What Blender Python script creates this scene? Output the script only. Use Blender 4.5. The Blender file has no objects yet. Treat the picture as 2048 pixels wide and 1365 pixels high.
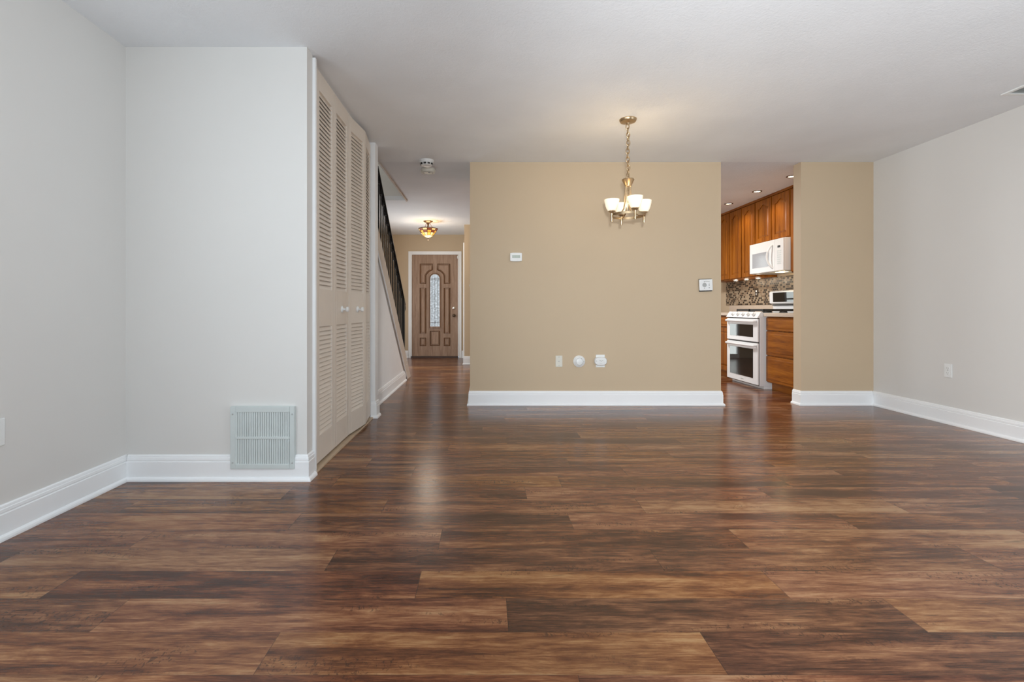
import bpy, bmesh, math, random
from math import pi, sin, cos, radians
from mathutils import Vector
random.seed(7)

# ------------------------------------------------------------------ scene, camera, light
sc = bpy.context.scene
C = sc.collection
W, H = 2048, 1365
F = 980.0                                   # focal length in pixels
cam_d = bpy.data.cameras.new('camera')
cam = bpy.data.objects.new('camera', cam_d); C.objects.link(cam)
cam.location = (0, 0, 0.9625)
cam.rotation_euler = (pi / 2, 0, 0)
cam_d.sensor_width = 36.0
cam_d.lens = F * 36.0 / W
cam_d.shift_x = (W / 2 - 971) / W
cam_d.shift_y = -(H / 2 - 619) / W
cam_d.clip_start = 0.02
sc.camera = cam

sc.view_settings.view_transform = 'Standard'
sc.view_settings.look = 'None'
sc.view_settings.gamma = 1.0
sc.view_settings.use_curve_mapping = False
sc.view_settings.exposure = 0.12

world = bpy.data.worlds.new('world'); sc.world = world
world.use_nodes = True
world.node_tree.nodes['Background'].inputs[0].default_value = (0.75, 0.85, 1.0, 1)
world.node_tree.nodes['Background'].inputs[1].default_value = 0.6

def light(name, kind, loc, rot, energy, color=(1, 1, 1), size=None, size_y=None, spot=None, radius=None):
    d = bpy.data.lights.new(name, kind)
    d.energy = energy; d.color = color
    if kind == 'AREA':
        d.shape = 'RECTANGLE'; d.size = size; d.size_y = size_y or size
    if kind == 'SPOT':
        d.spot_size = spot; d.spot_blend = 0.7
    if radius is not None and kind in ('POINT', 'SPOT'):
        d.shadow_soft_size = radius
    o = bpy.data.objects.new(name, d); C.objects.link(o)
    o.location = loc; o.rotation_euler = rot
    return o

DAY = (0.82, 0.925, 1.0)
# daylight through the wide glazing behind the camera
light('window_daylight', 'AREA', (0.2, -4.50, 1.30), (radians(90), 0, 0), 24, DAY, 4.2, 2.1)
# added fill lights at both side walls, out of view; no windows there
light('left_side_fill', 'AREA', (-1.98, -0.2, 1.30), (0, radians(-90), 0), 44, DAY, 1.9, 2.6)
light('right_side_fill', 'AREA', (3.85, 0.4, 1.20), (0, radians(90), 0), 34, DAY, 1.9, 2.6)
# added fill light behind the camera, aimed up at the ceiling for even brightness
light('ceiling_fill', 'AREA', (0.1, -0.45, 1.25), (radians(138), 0, 0), 43, (0.85, 0.94, 1.0), 2.2, 0.6)
# added fill light for the entry, out of view; no window there
light('entry_fill', 'AREA', (-1.98, 7.8, 1.00), (0, radians(-90), 0), 25, DAY, 1.6, 1.8)
# added kitchen fill light hidden behind the tan wall, without a fixture
light('kitchen_fill', 'AREA', (1.9, 6.9, 2.42), (0, 0, 0), 68, (0.97, 0.97, 0.95), 0.6, 0.6)
# the photographer's flash, just above the camera
fl = light('camera_flash', 'SPOT', (0.055, -0.02, 1.122), (0, 0, 0), 330, (0.92, 0.965, 1.0), spot=radians(98), radius=0.04)
fl.data.spot_blend = 1.0
fl.rotation_euler = (Vector((3.2, 4.4, 1.35)) - fl.location).to_track_quat('-Z', 'Y').to_euler()
# added light above the stairwell, brightens the upper wall from out of view
light('stairwell_fill', 'AREA', (-1.55, 5.75, 4.80), (0, 0, 0), 12, DAY, 0.8, 1.4)

# ------------------------------------------------------------------ helpers
class MB:
    """collects shapes into one mesh"""
    def __init__(s): s.v = []; s.f = []; s.m = []; s.cm = 0
    def add(s, vs, fs):
        o = len(s.v); s.v += [tuple(p) for p in vs]
        for f in fs: s.f.append([i + o for i in f]); s.m.append(s.cm)
        return s
    def box(s, x0, x1, y0, y1, z0, z1):
        vs = [(x, y, z) for x in (x0, x1) for y in (y0, y1) for z in (z0, z1)]
        return s.add(vs, [(0, 1, 3, 2), (4, 6, 7, 5), (0, 4, 5, 1), (2, 3, 7, 6), (0, 2, 6, 4), (1, 5, 7, 3)])
    def loft(s, rings, closed=True, cap=True):
        n = len(rings[0]); vs = [p for r in rings for p in r]; fs = []
        for k in range(len(rings) - 1):
            for i in range(n if closed else n - 1):
                j = (i + 1) % n
                fs.append((k * n + i, k * n + j, (k + 1) * n + j, (k + 1) * n + i))
        if cap and closed:
            fs.append(tuple(range(n - 1, -1, -1)))
            fs.append(tuple((len(rings) - 1) * n + i for i in range(n)))
        return s.add(vs, fs)
    def prism(s, poly, axis, a, b):
        def p(u, v, w):
            return {'x': (w, u, v), 'y': (u, w, v), 'z': (u, v, w)}[axis]
        return s.loft([[p(u, v, a) for u, v in poly], [p(u, v, b) for u, v in poly]])
    def lathe(s, prof, c=(0, 0, 0), axis='z', seg=24, cap=True):
        rings = []
        for r, h in prof:
            ring = []
            for i in range(seg):
                t = 2 * pi * i / seg; u, v = r * cos(t), r * sin(t)
                q = {'z': (u, v, h), 'y': (u, h, v), 'x': (h, u, v)}[axis]
                ring.append((c[0] + q[0], c[1] + q[1], c[2] + q[2]))
            rings.append(ring)
        return s.loft(rings, True, cap)
    def tube(s, pts, r, seg=8, closed=False, square=False):
        pts = [Vector(p) for p in pts]; n = len(pts); rings = []
        up = Vector((0, 0, 1))
        prev = None
        for i, p in enumerate(pts):
            if closed: t = (pts[(i + 1) % n] - pts[i - 1])
            else: t = pts[min(i + 1, n - 1)] - pts[max(i - 1, 0)]
            t.normalize()
            if prev is None:
                a = up.cross(t)
                if a.length < 1e-3: a = Vector((1, 0, 0)).cross(t)
            else:
                a = prev - t * prev.dot(t)
            a.normalize(); prev = a.copy(); b = t.cross(a)
            rr = r[i] if isinstance(r, (list, tuple)) else r
            k = 4 if square else seg
            off = pi / 4 if square else 0
            rings.append([p + (a * cos(2 * pi * j / k + off) + b * sin(2 * pi * j / k + off)) * rr for j in range(k)])
        if closed: rings.append(rings[0])
        return s.loft(rings, True, not closed)
    def sphere(s, c, r, seg=16, rings=10, sx=1, sy=1, sz=1):
        prof = [(max(1e-4, r * sin(pi * k / rings)), -r * cos(pi * k / rings)) for k in range(rings + 1)]
        rs = []
        for rr, h in prof:
            rs.append([(c[0] + sx * rr * cos(2 * pi * i / seg), c[1] + sy * rr * sin(2 * pi * i / seg), c[2] + sz * h) for i in range(seg)])
        return s.loft(rs)
    def raised(s, poly, y0, y1, inset):
        """panel field facing -y: outline at y0, inset outline at y1"""
        a = [(u, y0, v) for u, v in poly]; b = [(u, y1, v) for u, v in inset_poly(poly, inset)]
        return s.loft([a, b])
    def build(s, name, mat, parent=None, smooth=False, bevel=0.0, loc=None, rotz=0.0):
        me = bpy.data.meshes.new(name)
        me.from_pydata(s.v, [], s.f)
        mats = mat if isinstance(mat, (list, tuple)) else [mat]
        for m in mats: me.materials.append(m)
        for p, k in zip(me.polygons, s.m):
            p.material_index = k; p.use_smooth = bool(smooth)
        bm = bmesh.new(); bm.from_mesh(me)
        bmesh.ops.recalc_face_normals(bm, faces=bm.faces)
        bm.to_mesh(me); bm.free()
        o = bpy.data.objects.new(name, me); C.objects.link(o)
        if parent: o.parent = parent
        if loc: o.location = loc
        if rotz: o.rotation_euler = (0, 0, rotz)
        if smooth:
            try:
                me.set_sharp_from_angle(angle=radians(40))
            except Exception: pass
        if bevel:
            md = o.modifiers.new('bevel', 'BEVEL'); md.width = bevel; md.segments = 2
            md.limit_method = 'ANGLE'; md.angle_limit = radians(40)
        return o

def area2(poly):
    return sum(poly[i][0] * poly[(i + 1) % len(poly)][1] - poly[(i + 1) % len(poly)][0] * poly[i][1] for i in range(len(poly)))

def inset_poly(poly, d):
    n = len(poly); sg = 1 if area2(poly) > 0 else -1; out = []
    for i in range(n):
        p0, p1, p2 = Vector(poly[i - 1]), Vector(poly[i]), Vector(poly[(i + 1) % n])
        e1 = (p1 - p0).normalized(); e2 = (p2 - p1).normalized()
        n1 = Vector((-e1.y, e1.x)) * sg; n2 = Vector((-e2.y, e2.x)) * sg
        b = n1 + n2
        if b.length < 1e-5: b = n1
        b.normalize(); k = d / max(0.4, b.dot(n1))
        out.append((p1.x + b.x * k, p1.y + b.y * k))
    return out

def thing(name, label, cat, loc=(0, 0, 0), rotz=0.0, group=None):
    o = bpy.data.objects.new(name, None); C.objects.link(o)
    o.empty_display_size = 0.05
    o.location = loc; o.rotation_euler = (0, 0, rotz)
    o['label'] = label; o['category'] = cat
    if group: o['group'] = group
    return o

def struct(o, label=None, cat=None):
    o['kind'] = 'structure'
    if label: o['label'] = label
    if cat: o['category'] = cat
    return o

def dup(root, loc, label, rotz=None):
    r = root.copy(); C.objects.link(r); r.location = loc; r['label'] = label
    if rotz is not None: r.rotation_euler = (0, 0, rotz)
    for ch in list(root.children):
        c = ch.copy(); C.objects.link(c); c.parent = r
        for g in list(ch.children):
            d = g.copy(); C.objects.link(d); d.parent = c
    return r

# ------------------------------------------------------------------ materials
def newmat(name):
    m = bpy.data.materials.new(name); m.use_nodes = True
    nt = m.node_tree; return m, nt, nt.nodes['Principled BSDF']

def N(nt, typ, **kw):
    n = nt.nodes.new(typ)
    for k, v in kw.items(): setattr(n, k, v)
    return n

def ramp(nt, stops, interp='LINEAR'):
    r = N(nt, 'ShaderNodeValToRGB'); e = r.color_ramp; e.interpolation = interp
    while len(e.elements) < len(stops): e.elements.new(0.5)
    for el, (p, c) in zip(e.elements, stops):
        el.position = p; el.color = (c[0], c[1], c[2], 1)
    return r

def plain(name, col, rough=0.5, metal=0.0, noise=0.03, scale=20.0, bump=0.0, bscale=200.0, spec=0.5, bdist=0.001):
    """solid colour with a little tonal variation and optional surface texture"""
    m, nt, b = newmat(name); L = nt.links
    tc = N(nt, 'ShaderNodeTexCoord')
    n = N(nt, 'ShaderNodeTexNoise'); n.inputs['Scale'].default_value = scale; n.inputs['Detail'].default_value = 3
    L.new(tc.outputs['Object'], n.inputs['Vector'])
    lo = [c * (1 - noise) for c in col]; hi = [min(1, c * (1 + noise)) for c in col]
    r = ramp(nt, [(0.3, lo), (0.7, hi)])
    L.new(n.outputs['Fac'], r.inputs['Fac']); L.new(r.outputs['Color'], b.inputs['Base Color'])
    b.inputs['Roughness'].default_value = rough; b.inputs['Metallic'].default_value = metal
    b.inputs['Specular IOR Level'].default_value = spec
    if bump:
        n2 = N(nt, 'ShaderNodeTexNoise'); n2.inputs['Scale'].default_value = bscale; n2.inputs['Detail'].default_value = 4
        L.new(tc.outputs['Object'], n2.inputs['Vector'])
        bp = N(nt, 'ShaderNodeBump'); bp.inputs['Strength'].default_value = bump; bp.inputs['Distance'].default_value = bdist
        L.new(n2.outputs['Fac'], bp.inputs['Height']); L.new(bp.outputs['Normal'], b.inputs['Normal'])
    return m

def emit(name, col, strength, base=None, rough=0.3):
    m, nt, b = newmat(name)
    b.inputs['Base Color'].default_value = (*(base or col), 1)
    b.inputs['Emission Color'].default_value = (*col, 1)
    b.inputs['Emission Strength'].default_value = strength
    b.inputs['Roughness'].default_value = rough
    return m

def wood(name, dark, mid, light_, axis='z', rough=0.35, sc_long=1.6, sc_cross=22.0, coat=0.0):
    m, nt, b = newmat(name); L = nt.links
    tc = N(nt, 'ShaderNodeTexCoord'); mp = N(nt, 'ShaderNodeMapping')
    s = {'x': (sc_long, sc_cross, sc_cross), 'y': (sc_cross, sc_long, sc_cross), 'z': (sc_cross, sc_cross, sc_long)}[axis]
    mp.inputs['Scale'].default_value = s
    L.new(tc.outputs['Object'], mp.inputs['Vector'])
    n1 = N(nt, 'ShaderNodeTexNoise'); n1.inputs['Scale'].default_value = 1.0; n1.inputs['Detail'].default_value = 6
    n1.inputs['Distortion'].default_value = 0.6
    L.new(mp.outputs['Vector'], n1.inputs['Vector'])
    n2 = N(nt, 'ShaderNodeTexNoise'); n2.inputs['Scale'].default_value = 5.0; n2.inputs['Detail'].default_value = 2
    L.new(mp.outputs['Vector'], n2.inputs['Vector'])
    mx = N(nt, 'ShaderNodeMath', operation='MULTIPLY_ADD'); mx.inputs[1].default_value = 0.35
    L.new(n2.outputs['Fac'], mx.inputs[0])
    m2 = N(nt, 'ShaderNodeMath', operation='MULTIPLY'); m2.inputs[1].default_value = 0.65
    L.new(n1.outputs['Fac'], m2.inputs[0]); L.new(m2.outputs[0], mx.inputs[2])
    r = ramp(nt, [(0.34, dark), (0.5, mid), (0.66, light_)])
    L.new(mx.outputs[0], r.inputs['Fac']); L.new(r.outputs['Color'], b.inputs['Base Color'])
    b.inputs['Roughness'].default_value = rough
    b.inputs['Specular IOR Level'].default_value = 0.2
    b.inputs['Coat Weight'].default_value = coat; b.inputs['Coat Roughness'].default_value = 0.15
    return m

M = {}
M['grey_wall'] = plain('grey_wall_paint', (0.74, 0.725, 0.70), 0.6, noise=0.012, scale=1.5, bump=0.08, bscale=350, spec=0.3)
M['tan_wall'] = plain('tan_wall_paint', (0.59, 0.465, 0.322), 0.6, noise=0.012, scale=1.5, bump=0.08, bscale=350, spec=0.3)
M['white_trim'] = plain('white_trim_paint', (0.93, 0.94, 0.95), 0.35, noise=0.01, scale=4)
M['stair_panel'] = plain('stair_panel_paint', (0.86, 0.86, 0.865), 0.55, noise=0.015, scale=3)
M['closet_paint'] = plain('closet_door_paint', (0.77, 0.69, 0.605), 0.4, noise=0.02, scale=6)
M['stringer_paint'] = plain('stringer_paint', (0.60, 0.525, 0.455), 0.45, noise=0.02, scale=5)
M['track'] = plain('floor_track_wood', (0.62, 0.48, 0.34), 0.45, noise=0.08, scale=9)
M['white_plastic'] = plain('white_plastic', (0.84, 0.85, 0.84), 0.35, noise=0.01)
M['cream_plastic'] = plain('cream_plastic', (0.74, 0.72, 0.64), 0.4, noise=0.02)
M['grey_plastic'] = plain('grey_plastic', (0.42, 0.43, 0.42), 0.45, noise=0.02)
M['dark_plastic'] = plain('dark_plastic', (0.03, 0.03, 0.03), 0.4, noise=0.05)
M['screen'] = plain('display_screen', (0.50, 0.57, 0.50), 0.25, noise=0.02)
M['grille'] = plain('grille_enamel', (0.62, 0.67, 0.66), 0.45, noise=0.03, scale=12)
M['grille_shade'] = plain('grille_shade_dark', (0.03, 0.03, 0.03), 0.9)
M['black_iron'] = plain('black_iron', (0.012, 0.012, 0.013), 0.3, noise=0.2, scale=40)
M['brass'] = plain('satin_brass', (0.52, 0.385, 0.235), 0.3, metal=1.0, noise=0.06, scale=30)
M['bronze'] = plain('dark_bronze', (0.11, 0.075, 0.05), 0.4, metal=0.7, noise=0.1, scale=30)
M['chrome'] = plain('chrome', (0.75, 0.75, 0.74), 0.12, metal=1.0, noise=0.02)
M['appliance'] = plain('white_enamel', (0.80, 0.80, 0.81), 0.22, noise=0.01, scale=3)
M['oven_glass'] = plain('oven_glass', (0.008, 0.008, 0.008), 0.02, noise=0.1)
M['micro_glass'] = plain('microwave_window', (0.36, 0.37, 0.40), 0.12, noise=0.03, scale=60)
M['grate'] = plain('cast_iron', (0.02, 0.02, 0.02), 0.5, noise=0.2, scale=50)
M['counter'] = plain('beige_laminate', (0.56, 0.46, 0.37), 0.3, noise=0.1, scale=150)
M['oak'] = wood('honey_oak', (0.155, 0.042, 0.003), (0.265, 0.080, 0.006), (0.36, 0.122, 0.011), 'z', 0.42, coat=0.08)
M['oak_h'] = wood('honey_oak_drawer', (0.155, 0.042, 0.003), (0.265, 0.080, 0.006), (0.36, 0.122, 0.011), 'x', 0.42, coat=0.08)
M['door_wood'] = wood('stained_door_wood', (0.28, 0.178, 0.122), (0.375, 0.25, 0.178), (0.45, 0.315, 0.232), 'z', 0.4, sc_long=2.5, sc_cross=38)
M['door_mould'] = wood('door_moulding_wood', (0.10, 0.044, 0.018), (0.15, 0.070, 0.031), (0.22, 0.108, 0.05), 'z', 0.35)
M['threshold'] = plain('threshold_wood', (0.06, 0.03, 0.02), 0.4, noise=0.1)
M['shade_glass'] = emit('lit_frosted_glass', (1.0, 0.82, 0.54), 0.5, (0.85, 0.80, 0.7), 0.35)
M['bulb'] = emit('lit_bulb', (1.0, 0.85, 0.6), 6.0)
M['can_lens'] = emit('lit_downlight_lens', (1.0, 0.82, 0.55), 5.0)
M['puck_lens'] = emit('lit_puck_lens', (1.0, 0.90, 0.75), 2.0)
M['amber_glass'] = emit('lit_amber_glass', (1.0, 0.42, 0.035), 0.7, (0.8, 0.4, 0.05))
M['cream_glass'] = emit('lit_cream_glass', (1.0, 0.70, 0.26), 0.75, (0.6, 0.4, 0.2))
M['red_glass'] = emit('lit_red_glass', (0.40, 0.09, 0.03), 0.35, (0.25, 0.05, 0.02))

def ceiling_mat(name, col, st):
    m, nt, b = newmat(name); L = nt.links
    tc = N(nt, 'ShaderNodeTexCoord')
    n = N(nt, 'ShaderNodeTexNoise'); n.inputs['Scale'].default_value = 38; n.inputs['Detail'].default_value = 5
    n.inputs['Distortion'].default_value = 1.6
    L.new(tc.outputs['Object'], n.inputs['Vector'])
    bp = N(nt, 'ShaderNodeBump'); bp.inputs['Strength'].default_value = st; bp.inputs['Distance'].default_value = 0.006
    L.new(n.outputs['Fac'], bp.inputs['Height']); L.new(bp.outputs['Normal'], b.inputs['Normal'])
    n2 = N(nt, 'ShaderNodeTexNoise'); n2.inputs['Scale'].default_value = 2.2; n2.inputs['Detail'].default_value = 6
    L.new(tc.outputs['Object'], n2.inputs['Vector'])
    r = ramp(nt, [(0.3, [c * 0.97 for c in col]), (0.7, [c * 1.03 for c in col])])
    L.new(n2.outputs['Fac'], r.inputs['Fac']); L.new(r.outputs['Color'], b.inputs['Base Color'])
    b.inputs['Roughness'].default_value = 0.8; b.inputs['Specular IOR Level'].default_value = 0.2
    return m
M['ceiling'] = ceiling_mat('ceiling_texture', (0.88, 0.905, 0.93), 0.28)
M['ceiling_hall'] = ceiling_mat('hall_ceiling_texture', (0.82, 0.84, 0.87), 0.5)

def floor_mat():
    m, nt, b = newmat('floor_planks'); L = nt.links
    tc = N(nt, 'ShaderNodeTexCoord')
    at = N(nt, 'ShaderNodeAttribute', attribute_name='plank')       # x: tone, y: seed, z: seed
    sep = N(nt, 'ShaderNodeSeparateXYZ'); L.new(at.outputs['Vector'], sep.inputs[0])
    off = N(nt, 'ShaderNodeCombineXYZ')
    a1 = N(nt, 'ShaderNodeMath', operation='MULTIPLY'); a1.inputs[1].default_value = 37.0
    a2 = N(nt, 'ShaderNodeMath', operation='MULTIPLY'); a2.inputs[1].default_value = 19.0
    L.new(sep.outputs['Y'], a1.inputs[0]); L.new(sep.outputs['Z'], a2.inputs[0])
    L.new(a1.outputs[0], off.inputs[0]); L.new(a2.outputs[0], off.inputs[1])
    add = N(nt, 'ShaderNodeVectorMath', operation='ADD')
    L.new(tc.outputs['Object'], add.inputs[0]); L.new(off.outputs[0], add.inputs[1])
    def noise(sx, sy, det, dist=0.0, rough=0.55):
        mp = N(nt, 'ShaderNodeMapping'); mp.inputs['Scale'].default_value = (sx, sy, 1)
        L.new(add.outputs[0], mp.inputs['Vector'])
        n = N(nt, 'ShaderNodeTexNoise'); n.inputs['Scale'].default_value = 1.0; n.inputs['Detail'].default_value = det
        n.inputs['Distortion'].default_value = dist; n.inputs['Roughness'].default_value = rough
        L.new(mp.outputs[0], n.inputs['Vector']); return n
    band = noise(1.1, 11.0, 4, 0.5)
    streak = noise(4.5, 62.0, 6, 0.7, 0.68)
    fine = noise(11.0, 330.0, 5, 0.5, 0.8)
    blot = noise(5.5, 17.0, 5, 1.4, 0.62)
    def madd(src, k, base):
        n = N(nt, 'ShaderNodeMath', operation='MULTIPLY_ADD'); n.inputs[1].default_value = k
        L.new(src, n.inputs[0])
        if isinstance(base, float): n.inputs[2].default_value = base
        else: L.new(base, n.inputs[2])
        return n.outputs[0]
    KT, KB, KS, KF, KL = 1.2, 1.75, 1.0, 1.5, 0.85
    v = madd(sep.outputs['X'], KT, 0.47 - 0.47 * KT - 0.5 * (KB + KS + KF + KL))
    v = madd(band.outputs['Fac'], KB, v)
    v = madd(streak.outputs['Fac'], KS, v)
    v = madd(fine.outputs['Fac'], KF, v)
    v = madd(blot.outputs['Fac'], KL, v)
    r = ramp(nt, FLOOR_RAMP)
    L.new(v, r.inputs['Fac'])
    hs = N(nt, 'ShaderNodeHueSaturation'); hm = N(nt, 'ShaderNodeMapRange'); hm.inputs[3].default_value = 0.492; hm.inputs[4].default_value = 0.501
    L.new(sep.outputs['Y'], hm.inputs[0]); L.new(hm.outputs[0], hs.inputs['Hue'])
    sm = N(nt, 'ShaderNodeMapRange'); sm.inputs[3].default_value = 0.95; sm.inputs[4].default_value = 1.08
    L.new(sep.outputs['Z'], sm.inputs[0]); L.new(sm.outputs[0], hs.inputs['Saturation']); L.new(r.outputs['Color'], hs.inputs['Color'])
    # hand-scraped short dark marks in patches
    mk = noise(95.0, 60.0, 2, 1.0); pm = noise(1.7, 9.0, 2, 0.3)
    g1 = N(nt, 'ShaderNodeMapRange'); g1.inputs[1].default_value = 0.56; g1.inputs[2].default_value = 0.62; L.new(mk.outputs['Fac'], g1.inputs[0])
    g2 = N(nt, 'ShaderNodeMapRange'); g2.inputs[1].default_value = 0.57; g2.inputs[2].default_value = 0.64; L.new(pm.outputs['Fac'], g2.inputs[0])
    mm = N(nt, 'ShaderNodeMath', operation='MULTIPLY'); L.new(g1.outputs[0], mm.inputs[0]); L.new(g2.outputs[0], mm.inputs[1])
    kb = noise(5.0, 22.0, 3, 1.0)
    g3 = N(nt, 'ShaderNodeMapRange'); g3.inputs[1].default_value = 0.66; g3.inputs[2].default_value = 0.76; L.new(kb.outputs['Fac'], g3.inputs[0])
    mxx = N(nt, 'ShaderNodeMath', operation='MAXIMUM'); L.new(mm.outputs[0], mxx.inputs[0]); L.new(g3.outputs[0], mxx.inputs[1])
    m8 = N(nt, 'ShaderNodeMath', operation='MULTIPLY'); m8.inputs[1].default_value = 0.65; L.new(mxx.outputs[0], m8.inputs[0])
    mix = N(nt, 'ShaderNodeMix', data_type='RGBA'); mix.inputs[7].default_value = (0.035, 0.018, 0.012, 1)
    L.new(m8.outputs[0], mix.inputs[0]); L.new(hs.outputs['Color'], mix.inputs[6])
    # joints between planks from the plank-local coordinates
    uv = N(nt, 'ShaderNodeUVMap', uv_map='plank_uv'); su = N(nt, 'ShaderNodeSeparateXYZ'); L.new(uv.outputs[0], su.inputs[0])
    def edge(src, w):
        d = N(nt, 'ShaderNodeMath', operation='LESS_THAN'); d.inputs[1].default_value = w; L.new(src, d.inputs[0]); return d.outputs[0]
    e1 = edge(su.outputs['X'], 0.0022); e2 = edge(su.outputs['Y'], 0.0016)
    em = N(nt, 'ShaderNodeMath', operation='MAXIMUM'); L.new(e1, em.inputs[0]); L.new(e2, em.inputs[1])
    e5 = N(nt, 'ShaderNodeMath', operation='MULTIPLY'); e5.inputs[1].default_value = 0.6; L.new(em.outputs[0], e5.inputs[0])
    mix2 = N(nt, 'ShaderNodeMix', data_type='RGBA'); mix2.inputs[7].default_value = (0.03, 0.017, 0.012, 1)
    L.new(e5.outputs[0], mix2.inputs[0]); L.new(mix.outputs[2], mix2.inputs[6])
    L.new(mix2.outputs[2], b.inputs['Base Color'])
    rr = N(nt, 'ShaderNodeMapRange'); rr.inputs[3].default_value = 0.18; rr.inputs[4].default_value = 0.28
    L.new(streak.outputs['Fac'], rr.inputs[0]); L.new(rr.outputs[0], b.inputs['Roughness'])
    b.inputs['Specular IOR Level'].default_value = 0.42
    bp = N(nt, 'ShaderNodeBump'); bp.inputs['Strength'].default_value = 0.05; bp.inputs['Distance'].default_value = 0.0015
    L.new(streak.outputs['Fac'], bp.inputs['Height']); L.new(bp.outputs['Normal'], b.inputs['Normal'])
    return m
FLOOR_RAMP = [(0.0, (0.036, 0.014, 0.0078)), (0.28, (0.090, 0.034, 0.0165)), (0.50, (0.170, 0.067, 0.029)), (0.72, (0.265, 0.122, 0.053)), (0.95, (0.36, 0.205, 0.10))]
M['floor'] = floor_mat()

def mosaic_mat():
    m, nt, b = newmat('glass_mosaic'); L = nt.links
    tc = N(nt, 'ShaderNodeTexCoord'); sp = N(nt, 'ShaderNodeSeparateXYZ'); L.new(tc.outputs['Object'], sp.inputs[0])
    cb = N(nt, 'ShaderNodeCombineXYZ'); L.new(sp.outputs['Y'], cb.inputs[0]); L.new(sp.outputs['Z'], cb.inputs[1])
    br = N(nt, 'ShaderNodeTexBrick'); L.new(cb.outputs[0], br.inputs['Vector'])
    br.inputs['Color1'].default_value = (0, 0, 0, 1); br.inputs['Color2'].default_value = (1, 1, 1, 1)
    br.inputs['Mortar'].default_value = (0.48, 0.48, 0.48, 1)
    br.inputs['Scale'].default_value = 1.0; br.inputs['Brick Width'].default_value = 0.043; br.inputs['Row Height'].default_value = 0.0277
    br.inputs['Mortar Size'].default_value = 0.0022; br.inputs['Bias'].default_value = 0.0
    r = ramp(nt, [(0.0, (0.022, 0.011, 0.007)), (0.26, (0.17, 0.105, 0.060)), (0.38, (0.37, 0.29, 0.20)), (0.50, (0.24, 0.17, 0.11)), (0.62, (0.016, 0.009, 0.006)), (0.80, (0.33, 0.25, 0.17))], 'CONSTANT')
    L.new(br.outputs['Color'], r.inputs['Fac']); L.new(r.outputs['Color'], b.inputs['Base Color'])
    b.inputs['Roughness'].default_value = 0.34
    return m
M['mosaic'] = mosaic_mat()

def door_glass_mat():
    m, nt, b = newmat('leaded_door_glass'); L = nt.links
    tc = N(nt, 'ShaderNodeTexCoord')
    n = N(nt, 'ShaderNodeTexNoise'); n.inputs['Scale'].default_value = 30; n.inputs['Detail'].default_value = 6
    L.new(tc.outputs['Object'], n.inputs['Vector'])
    r = ramp(nt, [(0.30, (0.24, 0.27, 0.29)), (0.5, (0.40, 0.45, 0.49)), (0.66, (0.58, 0.64, 0.69))])
    L.new(n.outputs['Fac'], r.inputs['Fac'])
    L.new(r.outputs['Color'], b.inputs['Emission Color']); b.inputs['Emission Strength'].default_value = 1.0  # daylight through the pane, put into its emission as a mottled tone
    b.inputs['Base Color'].default_value = (0.1, 0.1, 0.1, 1); b.inputs['Roughness'].default_value = 0.15
    return m
M['door_glass'] = door_glass_mat()
M['window_pane'] = emit('daylit_window_pane', (0.88, 0.95, 0.93), 5.5, (0.2, 0.2, 0.2), 0.1)

# ------------------------------------------------------------------ floor (planks as faces with their own tone)
PITCH, Y0, PL = 0.1703, 1.4587, 1.25
def make_floor():
    x_lo, x_hi, y_lo, y_hi = -2.145, 4.10, -4.82, 9.82
    start = {-1: -0.612, 0: 0.068, 1: -0.236, 2: -0.593, 3: -0.19, 4: 0.385, 5: 0.757, 6: 0.21, 7: 0.414, 8: 0.822, 9: 0.52, 10: 1.22}
    # tone of a plank by row and index counted from the joint above
    tones = {(-1, 0): .54, (-1, -1): .53, (-1, 1): .40, (0, 0): .34, (0, -1): .52, (0, 1): .56, (0, -2): .40, (1, -1): .30, (1, 0): .52, (1, 1): .60, (1, -2): .58,
             (2, 0): .34, (2, -1): .56, (2, 1): .42, (2, 2): .52, (3, -1): .50, (3, 0): .32, (3, 1): .60, (4, -1): .38, (4, 0): .46, (4, 1): .36,
             (5, -1): .50, (5, 0): .62, (5, 1): .5, (6, -1): .34, (6, 0): .52, (7, 0): .36, (7, -1): .52, (8, -1): .40, (8, 0): .50, (9, 0): .42, (9, -1): .46, (10, -1): .40, (10, 0): .55}
    rnd = random.Random(21)
    vs, fs, uvs, att = [], [], [], []
    k0 = math.floor((y_lo - Y0) / PITCH); k1 = math.ceil((y_hi - Y0) / PITCH)
    for k in range(k0, k1):
        ya, yb = max(y_lo, Y0 + k * PITCH), min(y_hi, Y0 + (k + 1) * PITCH)
        s = start.get(k, rnd.uniform(-0.6, 0.6))
        i0 = math.floor((x_lo - s) / PL); i1 = math.ceil((x_hi - s) / PL)
        for i in range(i0, i1):
            xa, xb = max(x_lo, s + i * PL), min(x_hi, s + (i + 1) * PL)
            t = tones.get((k, i), rnd.uniform(0.36, 0.58)); q1, q2 = rnd.random(), rnd.random()
            o = len(vs)
            vs += [(xa, ya, 0), (xb, ya, 0), (xb, yb, 0), (xa, yb, 0)]
            fs.append((o, o + 1, o + 2, o + 3))
            uvs += [(0, 0), (xb - xa, 0), (xb - xa, yb - ya), (0, yb - ya)]
            att.append((t, q1, q2))
    me = bpy.data.meshes.new('floor'); me.from_pydata(vs, [], fs)
    ul = me.uv_layers.new(name='plank_uv')
    for d, u in zip(ul.data, uvs): d.uv = u
    a = me.attributes.new('plank', 'FLOAT_VECTOR', 'FACE')
    for d, t in zip(a.data, att): d.vector = t
    me.materials.append(M['floor'])
    o = bpy.data.objects.new('floor', me); C.objects.link(o); struct(o)
make_floor()

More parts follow.
